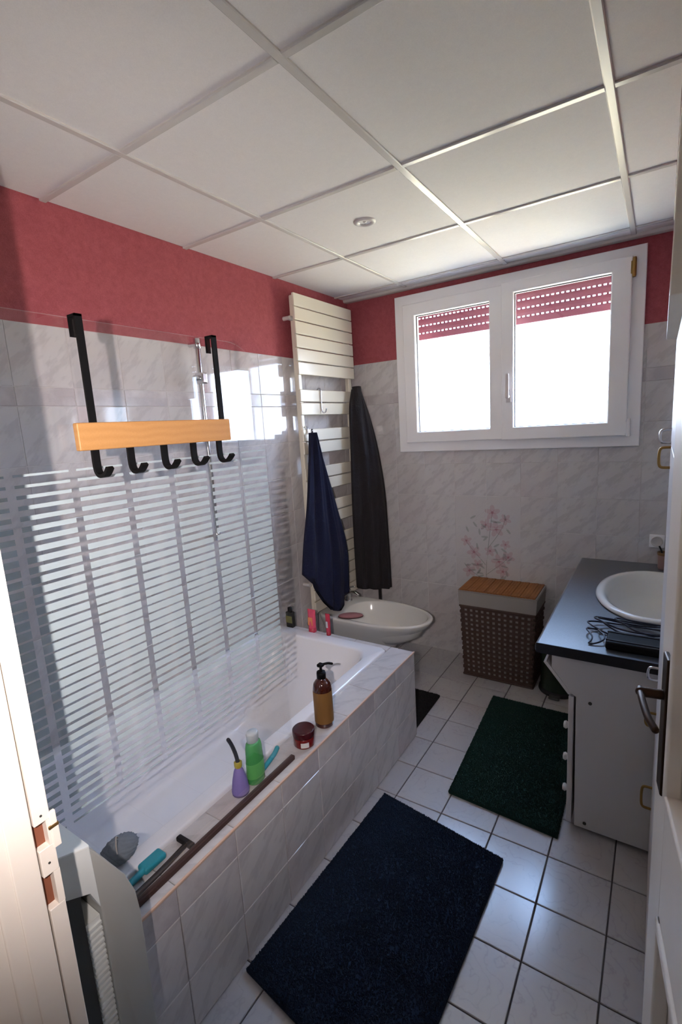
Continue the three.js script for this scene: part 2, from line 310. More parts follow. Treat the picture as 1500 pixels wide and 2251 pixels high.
{ // recessed spot
  const t = thing('ceiling_spotlight', 'small round chrome and white recessed spotlight in a ceiling panel', 'spotlight', [0.745, HC + 0.003, 1.044]);
  part('ring', lathe([[0.026, -0.001], [0.028, -0.006], [0.038, -0.007], [0.045, -0.003], [0.046, 0.0]], 36), M.white, t);
  part('reflector', lathe([[0.012, 0.012], [0.02, 0.006], [0.027, -0.002]], 32), M.chrome, t);
  part('bulb', lathe([[0, -0.004], [0.006, -0.003], [0.011, 0.004], [0.012, 0.012]], 20), M.white, t);
}

// ---------------------------------------------------------------- window
{
  const w = structureGroup('window_1', 'white two-leaf window with roller shutter partly lowered outside', [0, 0, 0]);
  const ring = (x0, x1, y0, y1, t, z0, z1, tb = t, tt = t) => { const s = new THREE.Shape([[x0, y0], [x1, y0], [x1, y1], [x0, y1]].map((p) => new THREE.Vector2(...p))); s.holes.push(new THREE.Path([[x0 + t, y0 + tb], [x0 + t, y1 - tt], [x1 - t, y1 - tt], [x1 - t, y0 + tb]].map((p) => new THREE.Vector2(...p)))); const g = new THREE.ExtrudeGeometry(s, { depth: z1 - z0 - 0.008, bevelEnabled: true, bevelSize: 0.004, bevelThickness: 0.004, bevelOffset: -0.004, bevelSegments: 2 }); g.translate(0, 0, z0 + 0.004); return metreUV(g); };
  part('casing', ring(WIN.x0, WIN.x1, WIN.y0, WIN.y1, 0.062, -0.05, 0.022), M.pvc, w);
  for (const [x0, x1, y0, y1, gx0, gx1, gy0, gy1, dz] of [[0.42, 1.036, 1.405, 2.25, 0.5, 0.957, 1.472, 2.178, 0], [1.026, 1.65, 1.401, 2.258, 1.092, 1.562, 1.473, 2.199, 0.008]]) {
    const s = new THREE.Shape([[x0, y0], [x1, y0], [x1, y1], [x0, y1]].map((p) => new THREE.Vector2(...p))); s.holes.push(new THREE.Path([[gx0, gy0], [gx0, gy1], [gx1, gy1], [gx1, gy0]].map((p) => new THREE.Vector2(...p))));
    const g = new THREE.ExtrudeGeometry(s, { depth: 0.058, bevelEnabled: true, bevelSize: 0.006, bevelThickness: 0.006, bevelOffset: -0.006, bevelSegments: 2 }); g.translate(0, 0, -0.022 + dz);
    const sash = part('sash', metreUV(g), M.pvc, w);
    part('pane', bx(gx0 - 0.01, gy0 - 0.01, 0.0 + dz, gx1 + 0.01, gy1 + 0.01, 0.004 + dz), M.pane, sash);
    const t = 0.0035, gz = 0.006 + dz;
    part('gasket', merge([bx(gx0 - 0.002, gy0, gz, gx0 + t, gy1, gz + 0.006), bx(gx1 - t, gy0, gz, gx1 + 0.002, gy1, gz + 0.006), bx(gx0, gy1 - t, gz, gx1, gy1 + 0.002, gz + 0.006), bx(gx0, gy0 - 0.002, gz, gx1, gy0 + t, gz + 0.006)]), M.gasket, sash);
  }
  const h = part('window_handle', merge([rbx(1.053, 1.612, 0.05, 1.083, 1.682, 0.06, 0.004), cyl(0.009, 0.035).rotateX(Math.PI / 2).translate(1.068, 1.645, 0.072), rbx(1.058, 1.635, 0.082, 1.078, 1.77, 0.096, 0.006)]), M.white, w);
  for (const [y, m] of [[2.205, M.brass], [1.443, M.pvc]]) part('hinge', merge([cyl(0.009, 0.08).translate(1.658, y, 0.046), cyl(0.0075, 0.09).translate(1.658, y, 0.046), rbx(1.64, y - 0.03, 0.03, 1.656, y + 0.03, 0.05, 0.003)]), m, w);
  part('outer_sill', bx(HOLE.x0, HOLE.y0 - 0.02, -0.3, HOLE.x1, HOLE.y0 + 0.004, -0.052), M.plaster, w);
}
{ // roller shutter outside
  const t = thing('roller_shutter', 'dusky red roller shutter lowered a little behind the window panes', 'shutter', [0, 0, -0.15]);
  const prof = (y, h) => { const p = []; for (let k = 0; k <= 6; k++) { const a = k / 6; p.push([0.004 * Math.sin(a * Math.PI) + 0.004, y + a * h]); } for (let k = 6; k >= 0; k--) { const a = k / 6; p.push([0.004 * Math.sin(a * Math.PI) - 0.004, y + a * h]); } return p; };
  part('bottom_rail', rbx(HOLE.x0 + 0.006, 2.058, -0.008, HOLE.x1 - 0.006, 2.096, 0.008, 0.004), M.shutter, t);
  for (let k = 0; k < 5; k++) {
    const y = 2.104 + k * 0.046;
    part('slat', smooth(extrudeX(prof(y, 0.038), HOLE.x0 + 0.006, HOLE.x1 - 0.006), 0.5), M.shutter, t);
    const teeth = []; for (let x = HOLE.x0 + 0.012; x < HOLE.x1 - 0.02; x += 0.026) teeth.push(bx(x, y - 0.009, -0.002, x + 0.012, y + 0.001, 0.002));
    part('slat_link', merge(teeth), M.shutter, t);
  }
}
// outdoors
structure('ground', bx(-60, -0.8, -90, 60, -0.6, 40), M.ground, 'sunlit dry lawn outside the window').userData.category = 'ground';

// ---------------------------------------------------------------- bath surround and tub
const BX = 0.8455, BY = 0.4448, BZ = 0.94;
{
  const s = thing('bath_surround', 'tiled bath surround with pale veined tiles and a peach edge strip', 'bath surround', [0, 0, 0]);
  part('core', merge([bx(0.73, 0.002, BZ + 0.008, BX - 0.006, BY - 0.006, ROOM_Z - 0.004), bx(0.0075, 0.002, BZ + 0.008, 0.73, BY - 0.006, BZ + 0.046)]), M.groutLight, s);
  const zs = cuts(BZ, ROOM_Z - 0.004, 2.339, 0.2), ys = [0.003, 0.157, 0.354, BY - 0.001];
  for (let i = 0; i < zs.length - 1; i++) {
    for (let j = 0; j < 3; j++) layTile(s, 'x', BX - 0.0065, zs[i], zs[i + 1], ys[j], ys[j + 1], j === 2 ? M.listel : M.wallTile, { name: j === 2 ? 'border_tile' : 'tile' });
    layTile(s, 'y', BY - 0.0065, 0.722, BX - 0.002, zs[i], zs[i + 1], M.wallTile);
  }
  const xs = cuts(0.0085, 0.722, 0.122, 0.2);
  for (let i = 0; i < xs.length - 1; i++) layTile(s, 'y', BY - 0.0065, xs[i], xs[i + 1], BZ, BZ + 0.048, M.wallTile);
  part('edge_strip', rbx(BX - 0.004, BY - 0.006, BZ - 0.001, BX + 0.0025, BY + 0.0015, ROOM_Z - 0.006, 0.002), M.peach, s);
  // tiled far end of the surround
  for (let i = 0; i < xs.length - 1; i++) for (let j = 0; j < 3; j++) { const m = layTile(s, 'z', BZ + 0.0075, xs[i], xs[i + 1], ys[j], ys[j + 1], M.wallTile); m.rotation.set(0, Math.PI, 0); }
}
{
  const t = thing('bathtub', 'white enamel bathtub set into the tiled surround', 'bathtub', [0, 0, 0]);
  const R = [[0.01, 0.722, 0.99, 2.675, 0.03, BY - 0.02], [0.008, 0.724, 0.988, 2.677, 0.03, BY + 0.006], [0.016, 0.716, 0.996, 2.67, 0.03, BY + 0.013], [0.05, 0.672, 1.05, 2.62, 0.09, BY + 0.013], [0.06, 0.662, 1.066, 2.61, 0.1, BY + 0.004], [0.072, 0.65, 1.11, 2.6, 0.12, BY - 0.08], [0.09, 0.632, 1.19, 2.585, 0.14, 0.2], [0.11, 0.612, 1.27, 2.57, 0.15, 0.12], [0.15, 0.572, 1.36, 2.53, 0.14, 0.085]];
  part('shell', loft(R.map((r) => roundRect(...r)), { capLast: true }), M.enamel, t);
  part('overflow', cyl(0.03, 0.008, 24).rotateX(Math.PI / 2 - 0.15).translate(0.36, 0.34, 2.594), M.chrome, t);
  part('drain', cyl(0.028, 0.006, 24).translate(0.36, 0.089, 2.4), M.chrome, t);
}

// ---------------------------------------------------------------- shower screen
const GX = 0.806;
{
  const t = thing('shower_screen', 'clear glass shower screen with frosted stripe bands on the bath edge', 'shower screen', [0, 0, 0]);
  const y0 = 0.458, y1 = 1.777, z0 = 1.826, z1 = 2.662, r = 0.13;
  const s = new THREE.Shape(); s.moveTo(-z1, y0); s.lineTo(-z0, y0); s.lineTo(-z0, y1 - r); s.absarc(-z0 - r, y1 - r, r, 0, Math.PI / 2, false); s.lineTo(-z1, y1); s.closePath();
  const g = new THREE.ExtrudeGeometry(s, { depth: 0.006, bevelEnabled: false, curveSegments: 20 }); g.rotateY(Math.PI / 2); g.translate(GX, 0, 0);
  part('glass', g, M.pane, t);
  const q = [], face = (za, zb, ya, yb) => q.push(bx(GX + 0.0062, ya, za, GX + 0.0066, yb, zb));
  const div = []; for (let k = 0; k < 9; k++) div.push(1.834 + k * 0.1166);      // clear gaps between the columns of frosted dashes
  for (let k = 0; k < 37; k++) {
    const y = 1.4795 - k * 0.02, h = 0.0035 + 0.0125 * Math.pow(Math.sin(Math.PI * Math.min(1, (k + 0.6) / 37.2)), 0.85);
    for (let d = 0; d < div.length - 1; d++) { const za = div[d] + 0.0075, zb = Math.min(div[d + 1] - 0.0075, z1 - 0.004); if (zb > za) face(za, zb, y - h / 2, y + h / 2); }
  }
  const f = part('frosted_stripes', merge(q), M.frost, t); f.userData.label = 'frosted stripe print on the glass';
  part('bottom_seal', rbx(GX - 0.005, 0.4445, z0 + 0.004, GX + 0.011, 0.4605, z1, 0.003), M.seal, t);
  part('wall_profile', rbx(GX - 0.014, 0.4455, z1 - 0.012, GX + 0.02, 1.78, 2.684, 0.003), M.chrome, t);
}
{ // over-screen hook rack
  const t = thing('hook_rack', 'wooden hook rack with five black hooks hung over the shower screen', 'hook rack', [0, 0, 0]);
  const xb = 0.822;
  part('board', rbx(xb + 0.006, 1.5165, 2.004, xb + 0.022, 1.5715, 2.412, 0.003), M.wood, t);
  for (const z of [2.367, 2.014]) part('strap', merge([bx(xb, 1.53, z - 0.0075, xb + 0.005, 1.7835, z + 0.0075), bx(GX - 0.006, 1.7785, z - 0.0075, xb + 0.005, 1.7835, z + 0.0075), bx(GX - 0.006, 1.742, z - 0.0075, GX - 0.003, 1.7835, z + 0.0075)]), M.black, t);
  for (const z of [2.374, 2.294, 2.207, 2.121, 2.036]) {
    const p = []; const prof = [[xb + 0.007, 1.52], [xb + 0.007, 1.482], [xb + 0.010, 1.471], [xb + 0.019, 1.464], [xb + 0.034, 1.465], [xb + 0.044, 1.472], [xb + 0.052, 1.4805]];
    const c = new THREE.CatmullRomCurve3(prof.map(([x, y]) => V(x, y, 0))), pts = c.getPoints(18), w = 0.0075, h = 0.0035;
    const rings = pts.map((v, k) => { const tg = c.getTangent(k / 18), n = V(-tg.y, tg.x, 0); return [[-1, -1], [1, -1], [1, 1], [-1, 1]].map(([a, b]) => [v.x + n.x * h * a, v.y + n.y * h * a, z + w * b]); });
    part('hook', toCreasedNormals(loft(rings, { capFirst: true, capLast: true }), 0.6), M.black, t);
  }
}
{ // shower rail on the tiled wall
  const t = thing('shower_rail', 'chrome shower rail on the tiled wall behind the glass screen', 'shower rail', [0.055, 0, 1.385]);
  part('bar', cyl(0.011, 0.9, 24).translate(0, 1.5, 0), M.chrome, t);
  for (const y of [1.935, 1.06]) part('wall_bracket', merge([lathe([[0, 0.024], [0.015, 0.022], [0.016, -0.02], [0, -0.022]], 24).translate(0, y, 0), cyl(0.011, 0.048, 20).rotateZ(Math.PI / 2).translate(-0.024, y, 0)]), M.chrome, t);
  part('slider', merge([rbx(-0.018, 1.76, -0.018, 0.03, 1.81, 0.018, 0.008), cyl(0.012, 0.03, 16).rotateX(Math.PI / 2).translate(0.008, 1.785, 0.026)]), M.chrome, t);
}

// ---------------------------------------------------------------- towel radiator in the corner
{
  const t = thing('towel_radiator', 'tall cream towel radiator of flat slats in the window corner', 'radiator', [0, 0, 0]);
  const slat = rbx(0.066, -0.0345, 0.09, 0.082, 0.0345, 0.692, 0.005);
  const rowY = []; for (let k = 0; k < 6; k++) rowY.push(2.241 - k * 0.0735);
  for (const y of [1.723, 1.4975, 1.2715, 1.052]) rowY.push(y, y - 0.075);
  for (let k = 0; k < 6; k++) rowY.push(0.827 - k * 0.0745);
  for (const y of rowY) { const m = part('slat', slat, M.rad, t); m.position.y = y; }
  for (const z of [0.122, 0.66]) part('upright', rbx(0.034, 0.4, z - 0.018, 0.065, 2.27, z + 0.018, 0.008), M.rad, t);
  for (const [y, z] of [[2.145, 0.7], [0.6, 0.7], [2.145, 0.1], [0.6, 0.1]]) part('wall_bracket', merge([cyl(0.011, 0.046, 16).rotateZ(Math.PI / 2).translate(0.031, y, z > 0.4 ? 0.7 : 0.1), rbx(0.036, y - 0.012, Math.min(z, 0.66), 0.056, y + 0.012, Math.max(z, 0.66) + 0.001, 0.004)].slice(0, z > 0.4 ? 2 : 1)), M.white, t);
  part('valve', merge([cyl(0.012, 0.05, 16).translate(0.05, 0.375, 0.66), lathe([[0, 0.03], [0.02, 0.026], [0.021, -0.02], [0, -0.024]], 20).rotateX(Math.PI / 2).translate(0.05, 0.36, 0.7), cyl(0.007, 0.36, 12).translate(0.05, 0.18, 0.66)]), M.white, t);
}
function hookThing(label, x, y, z, drop = 0.12) {
  const t = thing('towel_hook', label, 'hook', [x, y, z]);
  part('hook', merge([capTube([[-0.02, -0.02, 0], [-0.02, 0.004, 0], [-0.008, 0.012, 0], [0.004, 0.004, 0], [0.006, -0.03, 0], [0.006, -drop + 0.02, 0], [0.012, -drop, 0], [0.03, -drop, 0], [0.038, -drop + 0.018, 0]], 0.004, 40, 8)]), M.chrome, t); return t;
}
hookThing('empty chrome hook hanging from the upper slats of the towel radiator', 0.082, 1.757, 0.5, 0.13);
hookThing('chrome hook that holds the navy towel', 0.0815, 1.535, 0.655, 0.03);

// cloth hung from a point: left and right outline as 3D points from the top down
function drape(L, Rr, { folds = 4, amp = 0.02, nrm = [1, 0, 0], thick = 0.008, rows = 60, cols = 64, bulge = 0.02, phase = 0, hem = () => 0 }) {
  const cl = new THREE.CatmullRomCurve3(L.map((p) => V(...p))), cr = new THREE.CatmullRomCurve3(Rr.map((p) => V(...p))), n = V(...nrm).normalize();
  const ring = (t) => {
    const a = cl.getPoint(t), b = cr.getPoint(t), f = [], k = [];
    for (let j = 0; j <= cols; j++) {
      const s = j / cols, p = a.clone().lerp(b, s), w = Math.sin(Math.PI * s), A = amp * (0.35 + 0.65 * t);
      const d = bulge * w + A * (Math.sin((s * folds + phase + 0.12 * Math.sin(t * 5)) * 6.283) * 0.6 + 0.3 * Math.sin((s * folds * 1.7 + 0.3 + t * 0.4) * 6.283));
      p.y += hem(s) * t * t * t * t;
      f.push(p.clone().addScaledVector(n, d + thick).toArray()); k.push(p.clone().addScaledVector(n, d * 0.6 - thick).toArray());
    }
    return [...f, ...k.reverse()];
  };
  const rings = []; for (let i = 0; i <= rows; i++) rings.push(ring(i / rows));
  const g = loft(rings.reverse(), { capFirst: true, capLast: true }); return g;
}
function clothUV(g) { const p = g.attributes.position, uv = g.attributes.uv; for (let i = 0; i < p.count; i++) uv.setXY(i, p.getX(i) + p.getZ(i), p.getY(i)); return g; }
{
  const t = thing('bath_towel', 'navy blue towel hanging in a point from the towel radiator', 'towel', [0, 0, 0]);
  part('cloth', clothUV(drape([[0.118, 1.512, 0.682], [0.125, 1.36, 0.715], [0.13, 1.1, 0.768], [0.135, 0.9, 0.82], [0.14, 0.72, 0.858]], [[0.118, 1.512, 0.64], [0.125, 1.3, 0.565], [0.13, 1.05, 0.485], [0.135, 0.76, 0.405], [0.14, 0.5, 0.425]],
    { folds: 3.2, amp: 0.026, bulge: 0.03, nrm: [1, 0, 0.25], thick: 0.009, hem: (s) => -0.16 * Math.sin(Math.PI * Math.min(1, Math.max(0, (s - 0.1) / 0.9))) - 0.02 * s })), M.navy, t);
  part('hanging_loop', tube([[0.118, 1.505, 0.66], [0.113, 1.524, 0.655], [0.117, 1.533, 0.652], [0.122, 1.505, 0.655]], 0.0025, 20, 6), M.navy, t);
}
{
  const t = thing('bath_robe', 'dark charcoal robe hanging beside the radiator in the window corner', 'robe', [0, 0, 0]);
  part('cloth', clothUV(drape([[0.10, 1.77, 0.165], [0.118, 1.66, 0.232], [0.128, 1.4, 0.262], [0.135, 1.1, 0.29], [0.142, 0.8, 0.305], [0.15, 0.475, 0.315]], [[0.135, 1.77, 0.12], [0.178, 1.62, 0.1], [0.225, 1.4, 0.085], [0.262, 1.12, 0.075], [0.272, 0.8, 0.07], [0.278, 0.42, 0.07]],
    { folds: 2.6, amp: 0.022, bulge: 0.035, nrm: [0.85, 0, 0.6], thick: 0.012, phase: 0.2 })), M.robe, t);
  part('collar', clothUV(drape([[0.108, 1.785, 0.172], [0.135, 1.6, 0.215], [0.16, 1.35, 0.225]], [[0.135, 1.785, 0.13], [0.17, 1.58, 0.155], [0.2, 1.32, 0.175]], { folds: 1, amp: 0.008, bulge: 0.02, nrm: [0.85, 0, 0.6], thick: 0.014, rows: 24, cols: 24 })).translate(0.012, 0, 0.01), M.robe, t);
  part('belt', rbx(0.218, 0.3, 0.13, 0.23, 0.47, 0.155, 0.004), M.robe, t);
}

// ---------------------------------------------------------------- bidet
{
  const t = thing('bidet', 'white ceramic bidet between the bath end and the window wall', 'bidet', [0.0, 0, 0.45]);
  const ring = (x0, x1, hw, y, nb = 4, nf = 2.2) => { const o = [], cx = x0 + (x1 - x0) * 0.42; for (let k = 0; k < 56; k++) { const a = k / 56 * 2 * Math.PI, c = Math.cos(a), s = Math.sin(a), e = c > 0 ? nf : nb, ax = c > 0 ? x1 - cx : cx - x0; o.push([cx + Math.sign(c) * ax * Math.pow(Math.abs(c), 2 / e), y, Math.sign(s) * hw * Math.pow(Math.abs(s), 2 / e)]); } return o.reverse(); };
  part('bowl', loft([ring(0.02, 0.46, 0.1, 0.002), ring(0.02, 0.45, 0.095, 0.08), ring(0.02, 0.5, 0.11, 0.2), ring(0.02, 0.62, 0.16, 0.29), ring(0.016, 0.71, 0.198, 0.355), ring(0.014, 0.728, 0.206, 0.38), ring(0.016, 0.727, 0.205, 0.389), ring(0.026, 0.718, 0.196, 0.393), ring(0.16, 0.702, 0.182, 0.391, 2.6), ring(0.17, 0.694, 0.175, 0.384, 2.6), ring(0.18, 0.684, 0.166, 0.35, 2.6), ring(0.2, 0.655, 0.145, 0.29, 2.4), ring(0.26, 0.57, 0.1, 0.235, 2.2), ring(0.36, 0.46, 0.04, 0.222, 2)], { capFirst: true, capLast: true }), M.ceramic, t);
  const tap = part('mixer_tap', merge([lathe([[0, 0.085], [0.014, 0.084], [0.017, 0.07], [0.017, 0.008], [0.024, 0.004], [0.024, 0]], 24).translate(0.1, 0.393, -0.1), capTube([[0.105, 0.445, -0.1], [0.14, 0.455, -0.1], [0.175, 0.44, -0.1]], 0.01, 16, 10)]), M.chrome, t);
  part('lever', capTube([[0.1, 0.478, -0.1], [0.12, 0.488, -0.095], [0.155, 0.5, -0.09]], 0.006, 12, 8), M.chrome, tap);
}
{
  const t = thing('scrub_pad', 'pink oval scrub pad on the bidet rim', 'scrub pad', [0.27, 0.3925, 0.6]);
  const g = new THREE.SphereGeometry(1, 28, 14); g.scale(0.075, 0.013, 0.036); g.rotateY(0.5); g.translate(0, 0.014, 0);
  part('pad', g, std({ color: 0x9c6a6c, roughness: 0.7 }), t); const b = new THREE.SphereGeometry(1, 28, 10); b.scale(0.078, 0.009, 0.038); b.rotateY(0.5); b.translate(0, 0.008, 0); part('base', b, std({ color: 0x4c2a2c, roughness: 0.8 }), t);
}

// ---------------------------------------------------------------- laundry hamper
{
  const t = thing('laundry_hamper', 'brown woven laundry hamper with white liner and bamboo lid', 'hamper', [1.052, 0, 0.148]);
  const hb = [0.198, 0.113], ht = [0.216, 0.126], H = 0.535, at = (y) => { const k = y / H; return [hb[0] + (ht[0] - hb[0]) * k, hb[1] + (ht[1] - hb[1]) * k]; };
  const box4 = (a, b, y0, y1, in0) => loft([[-1, -1], [1, -1]].length ? [[y0, at(y0)], [y1, at(y1)]].map(([y, [w, d]]) => [[w - in0, y, d - in0], [w - in0, y, -d + in0], [-w + in0, y, -d + in0], [-w + in0, y, d - in0]]) : [], { capFirst: true, capLast: true });
  part('liner', toCreasedNormals(box4(0, 0, 0.012, H - 0.02, 0.009), 0.3), M.linen, t);
  const band = toCreasedNormals(loft([[0.452, 0.004], [H - 0.002, 0.006], [H + 0.002, 0.002], [H + 0.002, -0.01]].map(([y, o]) => { const [w, d] = at(Math.min(y, H)); return [[w + o, y, d + o], [w + o, y, -d - o], [-w - o, y, -d - o], [-w - o, y, d + o]]; })), 0.3);
  part('liner_cuff', band, M.linen, t);
  const strip = (pts, w, th, up) => { // flat band along points, width along up
    const c = new THREE.CatmullRomCurve3(pts.map((p) => V(...p))), n = pts.length * 3, rings = [];
    for (let k = 0; k <= n; k++) { const p = c.getPoint(k / n), tg = c.getTangent(k / n), u = V(...up), s = tg.clone().cross(u).normalize(); rings.push([[1, 1], [-1, 1], [-1, -1], [1, -1]].map(([a, b]) => p.clone().addScaledVector(u, a * w).addScaledVector(s, b * th).toArray())); }
    return toCreasedNormals(loft(rings, { capFirst: true, capLast: true }), 0.7);
  };
  for (const [axis, sgn, n] of [['x', 1, 13], ['x', -1, 13], ['z', 1, 8], ['z', -1, 8]]) {
    for (let k = 0; k < n; k++) { // upright canes
      const f = (k + 0.5) / n * 2 - 1, P = (y) => { const [w, d] = at(y); return axis === 'x' ? [f * w, y, sgn * (d - 0.002)] : [sgn * (w - 0.002), y, f * d]; };
      part('cane', strip([P(0.01), P(0.23), P(0.455)], axis === 'x' ? 0.0085 : 0.0085, 0.0016, axis === 'x' ? [1, 0, 0] : [0, 0, 1]), M.wicker, t);
    }
    for (let j = 0; j < 15; j++) { // woven weft
      const y = 0.024 + j * 0.0295, [w, d] = at(y), pts = []; for (let k = 0; k <= n; k++) { const f = k / n * 2 - 1, o = ((k + j) % 2 ? 0.003 : -0.001); pts.push(axis === 'x' ? [f * w, y, sgn * (d + o)] : [sgn * (w + o), y, f * d]); }
      part('weft', strip(pts, 0.0075, 0.0014, [0, 1, 0]), M.wicker, t);
    }
  }
  for (const y of [0.008, 0.445]) { const [w, d] = at(y); part('rim', merge([capTube([[-w, y, d], [w, y, d]], 0.007, 6, 8), capTube([[-w, y, -d], [w, y, -d]], 0.007, 6, 8), capTube([[-w, y, -d], [-w, y, d]], 0.007, 6, 8), capTube([[w, y, -d], [w, y, d]], 0.007, 6, 8)]), M.wicker, t); }
  const lid = part('lid', rbx(-0.222, H + 0.003, -0.132, 0.222, H + 0.01, 0.134, 0.003), M.linen, t);
  for (let k = 0; k < 26; k++) { const x = -0.214 + k * 0.0165; part('bamboo_slat', rbx(x, H + 0.0095, -0.127, x + 0.0155, H + 0.0155 + 0.001 * (k % 3), 0.137, 0.002), M.bamboo, lid); }
}

// ---------------------------------------------------------------- pedal bin
{
  const t = thing('pedal_bin', 'small dark green pedal bin between hamper and vanity', 'bin', [1.375, 0, 0.2]);
  part('body', lathe([[0.0, 0.012], [0.088, 0.012], [0.092, 0.02], [0.095, 0.24], [0.092, 0.246]], 36), M.binGreen, t);
  part('base_ring', lathe([[0.0, 0.002], [0.1, 0.002], [0.102, 0.008], [0.1, 0.022], [0.09, 0.026]], 36), M.blackSoft, t);
  part('lid', lathe([[0.096, 0.246], [0.097, 0.256], [0.085, 0.268], [0.05, 0.278], [0, 0.281]], 36), M.binGreen, t);
  part('pedal', rbx(-0.028, 0.008, 0.09, 0.028, 0.018, 0.135, 0.004), M.heaterDark, t);
}

// ---------------------------------------------------------------- vanity unit
const CY = 0.729;
{
  const t = thing('vanity_unit', 'white vanity cabinet with slanted apron under the grey worktop', 'cabinet', [0, 0, 0]);
  const end = [[1.505, 0.689], [1.505, 0.636], [1.562, 0.556], [1.586, 0.54], [1.59, 0.022], [2.04, 0.022], [2.04, 0.689]];
  part('end_panel', extrudeZ(end, 1.166, 1.188, 0.0015), M.white, t);
  part('end_panel', extrudeZ(end, 0.012, 0.03), M.white, t);
  part('apron', extrudeZ([[1.478, 0.652], [1.488, 0.658], [1.572, 0.552], [1.562, 0.545]], 0.012, 1.192, 0.001), M.white, t);
  part('carcass', bx(1.6, 0.03, 0.03, 2.04, 0.54, 1.166), M.white, t);
  for (const [z0, z1] of [[0.015, 0.4], [0.404, 0.79], [0.794, 1.186]]) {
    const d = part('door', rbx(1.562, 0.026, z0, 1.58, 0.536, z1, 0.003), M.white, t);
    part('knob', lathe([[0, 0.018], [0.01, 0.016], [0.013, 0.008], [0.006, 0.0]], 20).rotateZ(Math.PI / 2).translate(1.562, 0.42, z0 + 0.05), M.ceramic, d);
  }
  for (const y of [0.4, 0.27, 0.14]) part('door_knob', lathe([[0, 0.02], [0.012, 0.018], [0.015, 0.01], [0.007, 0.0]], 20).rotateZ(Math.PI / 2).translate(1.562, y, 1.15), M.ceramic, t);
  for (const [x, y] of [[1.632, 0.528], [1.625, 0.045]]) part('screw_cap', cyl(0.006, 0.003, 16).rotateX(Math.PI / 2).translate(x, y, 1.189), M.heaterDark, t);
  part('foot', merge([bx(1.64, 0, 0.06, 1.68, 0.023, 0.1), bx(1.64, 0, 1.08, 1.68, 0.023, 1.12), bx(1.95, 0, 0.06, 1.99, 0.023, 0.1), bx(1.95, 0, 1.08, 1.99, 0.023, 1.12)]), M.blackSoft, t);
}
const SK = { x: 1.8, z: 0.545, rx: 0.218, rz: 0.34 };
{
  const t = thing('worktop', 'speckled grey worktop with dark rounded edge on the vanity', 'worktop', [0, 0, 0]);
  const s = new THREE.Shape([[1.462, -1.206], [2.052, -1.206], [2.052, -0.008], [1.462, -0.008]].map((p) => new THREE.Vector2(...p)));
  const h = new THREE.Path(); h.absellipse(SK.x, -SK.z, SK.rx - 0.03, SK.rz - 0.03, 0, Math.PI * 2, true); s.holes.push(h);
  const g = new THREE.ExtrudeGeometry(s, { depth: 0.038, bevelEnabled: false, curveSegments: 40 }); g.rotateX(-Math.PI / 2); g.translate(0, CY - 0.038, 0);
  part('top', metreUV(g), M.laminate, t);
  part('front_edge', (() => { const p = []; for (let k = 0; k <= 10; k++) { const a = Math.PI / 2 + k / 10 * Math.PI; p.push([1.462 + 0.012 * Math.cos(a), CY - 0.019 + 0.019 * Math.sin(a)]); } return smooth(extrudeZ(p, 0.008, 1.206), 0.5); })(), M.laminate, t);
  part('end_edge', bx(1.455, CY - 0.0375, 1.206, 2.052, CY - 0.0005, 1.208), M.laminateEdge, t);
}
{
  const t = thing('washbasin', 'white oval washbasin set into the grey worktop', 'washbasin', [SK.x, CY, SK.z]);
  const e = (ax, az, y) => { const o = []; for (let k = 0; k < 64; k++) { const a = k / 64 * 2 * Math.PI; o.push([ax * Math.cos(a), y, az * Math.sin(a)]); } return o.reverse(); };
  const a = SK.rx, b = SK.rz;
  part('bowl', loft([e(a - 0.036, b - 0.036, -0.16), e(a - 0.034, b - 0.034, 0.0005), e(a - 0.004, b - 0.004, 0.0005), e(a, b, 0.008), e(a - 0.006, b - 0.006, 0.018), e(a - 0.02, b - 0.02, 0.021), e(a - 0.036, b - 0.036, 0.014), e(a - 0.048, b - 0.05, -0.02), e(a - 0.065, b - 0.075, -0.08), e(a - 0.1, b - 0.13, -0.125), e(0.03, 0.03, -0.142)], { capFirst: true, capLast: true }), M.ceramic, t);
  part('drain', cyl(0.022, 0.005, 24).translate(0, -0.139, 0), M.chrome, t);
}
{ // dark device with its coiled lead
  const t = thing('appliance_case', 'flat black appliance box lying at the near edge of the worktop', 'appliance', [0, CY, 0]);
  part('case', rbx(1.67, 0.0005, 1.06, 1.99, 0.03, 1.168, 0.008, 3), M.black, t);
  part('rib', merge([rbx(1.67, 0.029, 1.075, 1.98, 0.033, 1.082, 0.001), rbx(1.67, 0.029, 1.146, 1.98, 0.033, 1.153, 0.001)]), M.blackSoft, t);
}
{
  const t = thing('power_lead', 'dark coiled power lead on the worktop beside the basin', 'cable', [0, CY, 0]);
  const loop = (cx, cz, rx, rz, y, ph, tilt) => { const p = []; for (let k = 0; k < 16; k++) { const a = k / 16 * 6.283 + ph; p.push([cx + rx * Math.cos(a) + 0.012 * Math.sin(3 * a), 0.004 + y + tilt * (1 + Math.cos(a * 2)), cz + rz * Math.sin(a)]); } return p; };
  for (const a of [[1.735, 0.99, 0.135, 0.06, 0.0, 0.2, 0.006], [1.75, 0.985, 0.12, 0.05, 0.008, 1.1, 0.012], [1.77, 0.98, 0.15, 0.045, 0.016, 2.0, 0.008], [1.632, 1.08, 0.022, 0.07, 0.0, 0.6, 0.008], [1.81, 0.99, 0.12, 0.05, 0.022, 0.1, 0.01]]) part('coil', tube(loop(...a), 0.0032, 90, 7, true), std({ color: 0x10142a, roughness: 0.4 }), t);
  part('tie', rbx(1.83, 0.002, 0.93, 1.85, 0.05, 1.045, 0.006), M.blackSoft, t);
}
